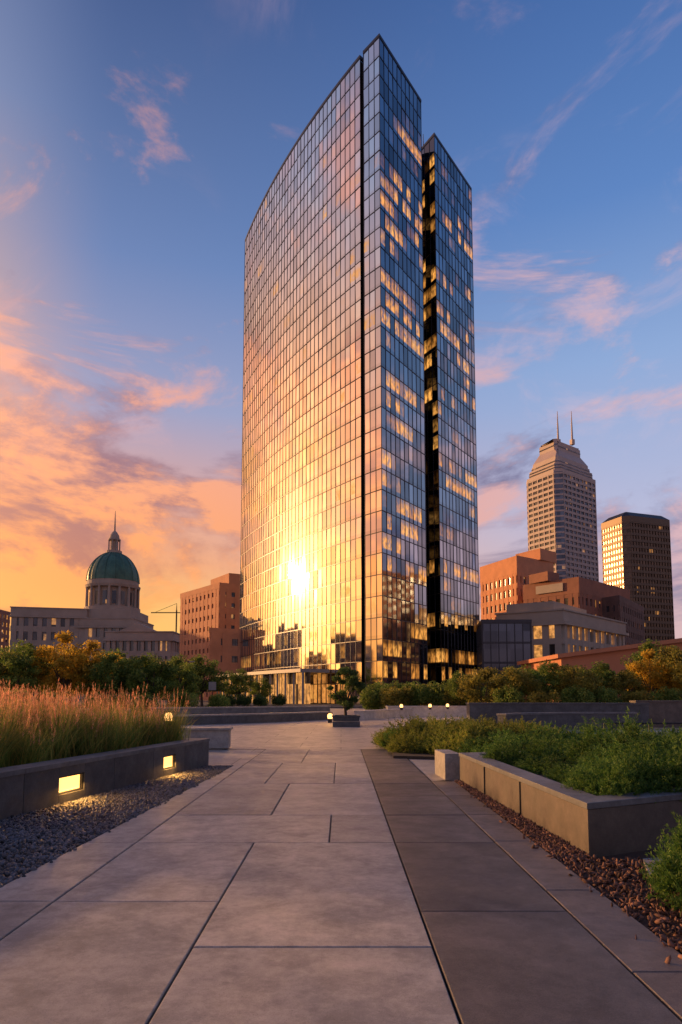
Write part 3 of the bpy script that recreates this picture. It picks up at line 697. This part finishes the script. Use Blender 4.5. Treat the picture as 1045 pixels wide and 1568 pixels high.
for i in range(44):
    x=random.uniform(1.7,5.5); y=random.uniform(16.2,20.5)
    if x<2.2+ (y-16)*-.3: x+=.6
    link('groundcover_plant',GC[0 if random.random()<.85 else 1],(),(x,y,-.02),random.uniform(0,6),random.uniform(.7,1.2))
for i in range(26):
    link('groundcover_plant',GC[1],(),(random.uniform(3.4,9.),random.uniform(13.6,16.5),-.02),random.uniform(0,6),random.uniform(.7,1.2))
b=MB(); b.prism([(1.25,15.8),(10,13.4),(10,21),(1.6,21)],-.05,.06,0); b.obj('planting_bed',[M_soil])

# ---- mid-ground walls
def curvewall(name,pts,h,th,mat,capm=None):
    b=MB(); n=len(pts); L_=[];R_=[]
    for i in range(n):
        a=(Vector(pts[min(i+1,n-1)])-Vector(pts[max(i-1,0)])).normalized(); nn=Vector((a.y,-a.x))*th/2
        L_.append(tuple(Vector(pts[i])+nn)); R_.append(tuple(Vector(pts[i])-nn))
    P=L_+R_[::-1]; b.prism(P,-.05,h-.08,0); b.prism(offset(P,.03),h-.077,h,1)
    return b.obj(name,[mat,capm or mat])
C_white=concrete('retaining_stone_light',(.46,.43,.40),(.38,.36,.34),.55)
arc=lambda p,q,bul,n=12:[(p[0]+(q[0]-p[0])*i/n-(q[1]-p[1])*bul*4*(i/n)*(1-i/n),p[1]+(q[1]-p[1])*i/n+(q[0]-p[0])*bul*4*(i/n)*(1-i/n)) for i in range(n+1)]
curvewall('low_stone_wall',arc((-8.6,33),(-.9,41),-.06),.5,.5,C_wall,C_light)
curvewall('low_stone_wall',arc((-11,38),(-.9,44),-.06),.8,.5,C_cap,C_light)
curvewall('low_stone_wall',arc((1.1,40),(9,50),.08),.55,.6,C_white,C_white)
curvewall('low_stone_wall',arc((3.2,46),(11,46),.05),.75,.5,C_white,C_white)
curvewall('dark_retaining_wall',arc((5.9,30.5),(14.0,30),.04),1.15,.5,C_wall,C_wall)
curvewall('curved_stone_ramp_wall',arc((6.6,27),(13,29),.14),.75,.4,C_wall,C_cap)
curvewall('tan_retaining_wall',arc((13.8,31),(24,31),.0),1.25,.6,C_tan,C_tan)
b=MB()
for x in (8.2,9.6,11,12.4): b.tube((x,20.5,0),(x,20.5,.62),.025,.025)
b.tube((8.2,20.5,.62),(12.4,20.5,.62),.03,.03); b.obj('handrail',[M_dark])
b=MB(); b.prism([(-.35,32.4),(.85,32.4),(.85,33.6),(-.35,33.6)],0,.42,0,[(-.42,32.33),(.92,32.33),(.92,33.67),(-.42,33.67)]); b.ring([(-.3,32.45),(.8,32.45),(.8,33.55),(-.3,33.55)],[(-.45,32.3),(.95,32.3),(.95,33.7),(-.45,33.7)],.423,.5,0)
b.box(.25,31.6,.1,1.3,.9,.3,0,0)
b.obj('tree_planter_box',[C_wall],bevel=.01)
tm=tree_mesh('planter_tree_mesh',2.6,.85,34,260,.06,.4,21,[M_bark,L_dk]); link('potted_tree',tm,(),(.25,33,.4))
E_small=emat('lamp_small',(1,.50,.14),3.2)
def plight(x,y,z,sc=1.):
    b=MB(); b.box(x,y,z+.1*sc,.2*sc,.2*sc,.2*sc,0,1); b.lathe([(.11*sc,z+.2*sc),(.13*sc,z+.3*sc),(.11*sc,z+.42*sc),(.04*sc,z+.46*sc)],x,y,10,0); b.box(x,y,z+.49*sc,.26*sc,.26*sc,.04*sc,0,1)
    b.obj('bollard_light',[E_small,M_dark])
    q=bpy.data.lights.new('bollard_glow','POINT'); q.energy=18; q.color=(1,.46,.12); q.shadow_soft_size=.15
    lo=bpy.data.objects.new('bollard_glow',q); COL.objects.link(lo); lo.location=(x,y-.2,z+.75*sc)
for p in[(-.6,36,0,1.1),(3.9,42.4,.55,.8),(5.9,43.5,.55,.8),(7.3,45,.55,.8),(-5.4,20.6,.5,1.)]: plight(*p)
b=MB(); b.tube((-15.5,79,0),(-15.5,79,3.0),.06,.06); b.box(-15.5,78.9,2.6,.9,.05,1.0,0,1); b.obj('road_sign',[M_dark,S_white])
b=MB(); b.tube((-19,77,0),(-19,77,5.2),.09,.06); b.tube((-19,77,5.2),(-17.8,77,5.5),.05,.04); b.box(-17.6,77,5.45,.6,.25,.12,0,1); b.obj('street_lamp',[M_dark,S_white])

# ------------------------------------------------------------ camera
cam=bpy.data.cameras.new('camera'); co=bpy.data.objects.new('camera',cam); COL.objects.link(co); scene.camera=co
co.location=(0,0,1.5); co.rotation_euler=(R(95),0,0)
cam.sensor_fit='VERTICAL'; cam.sensor_height=36; cam.lens=22.96; cam.shift_y=193/1568; cam.clip_end=5000; cam.clip_start=.05
scene.view_settings.view_transform='Standard'; scene.view_settings.look='None'; scene.view_settings.exposure=0
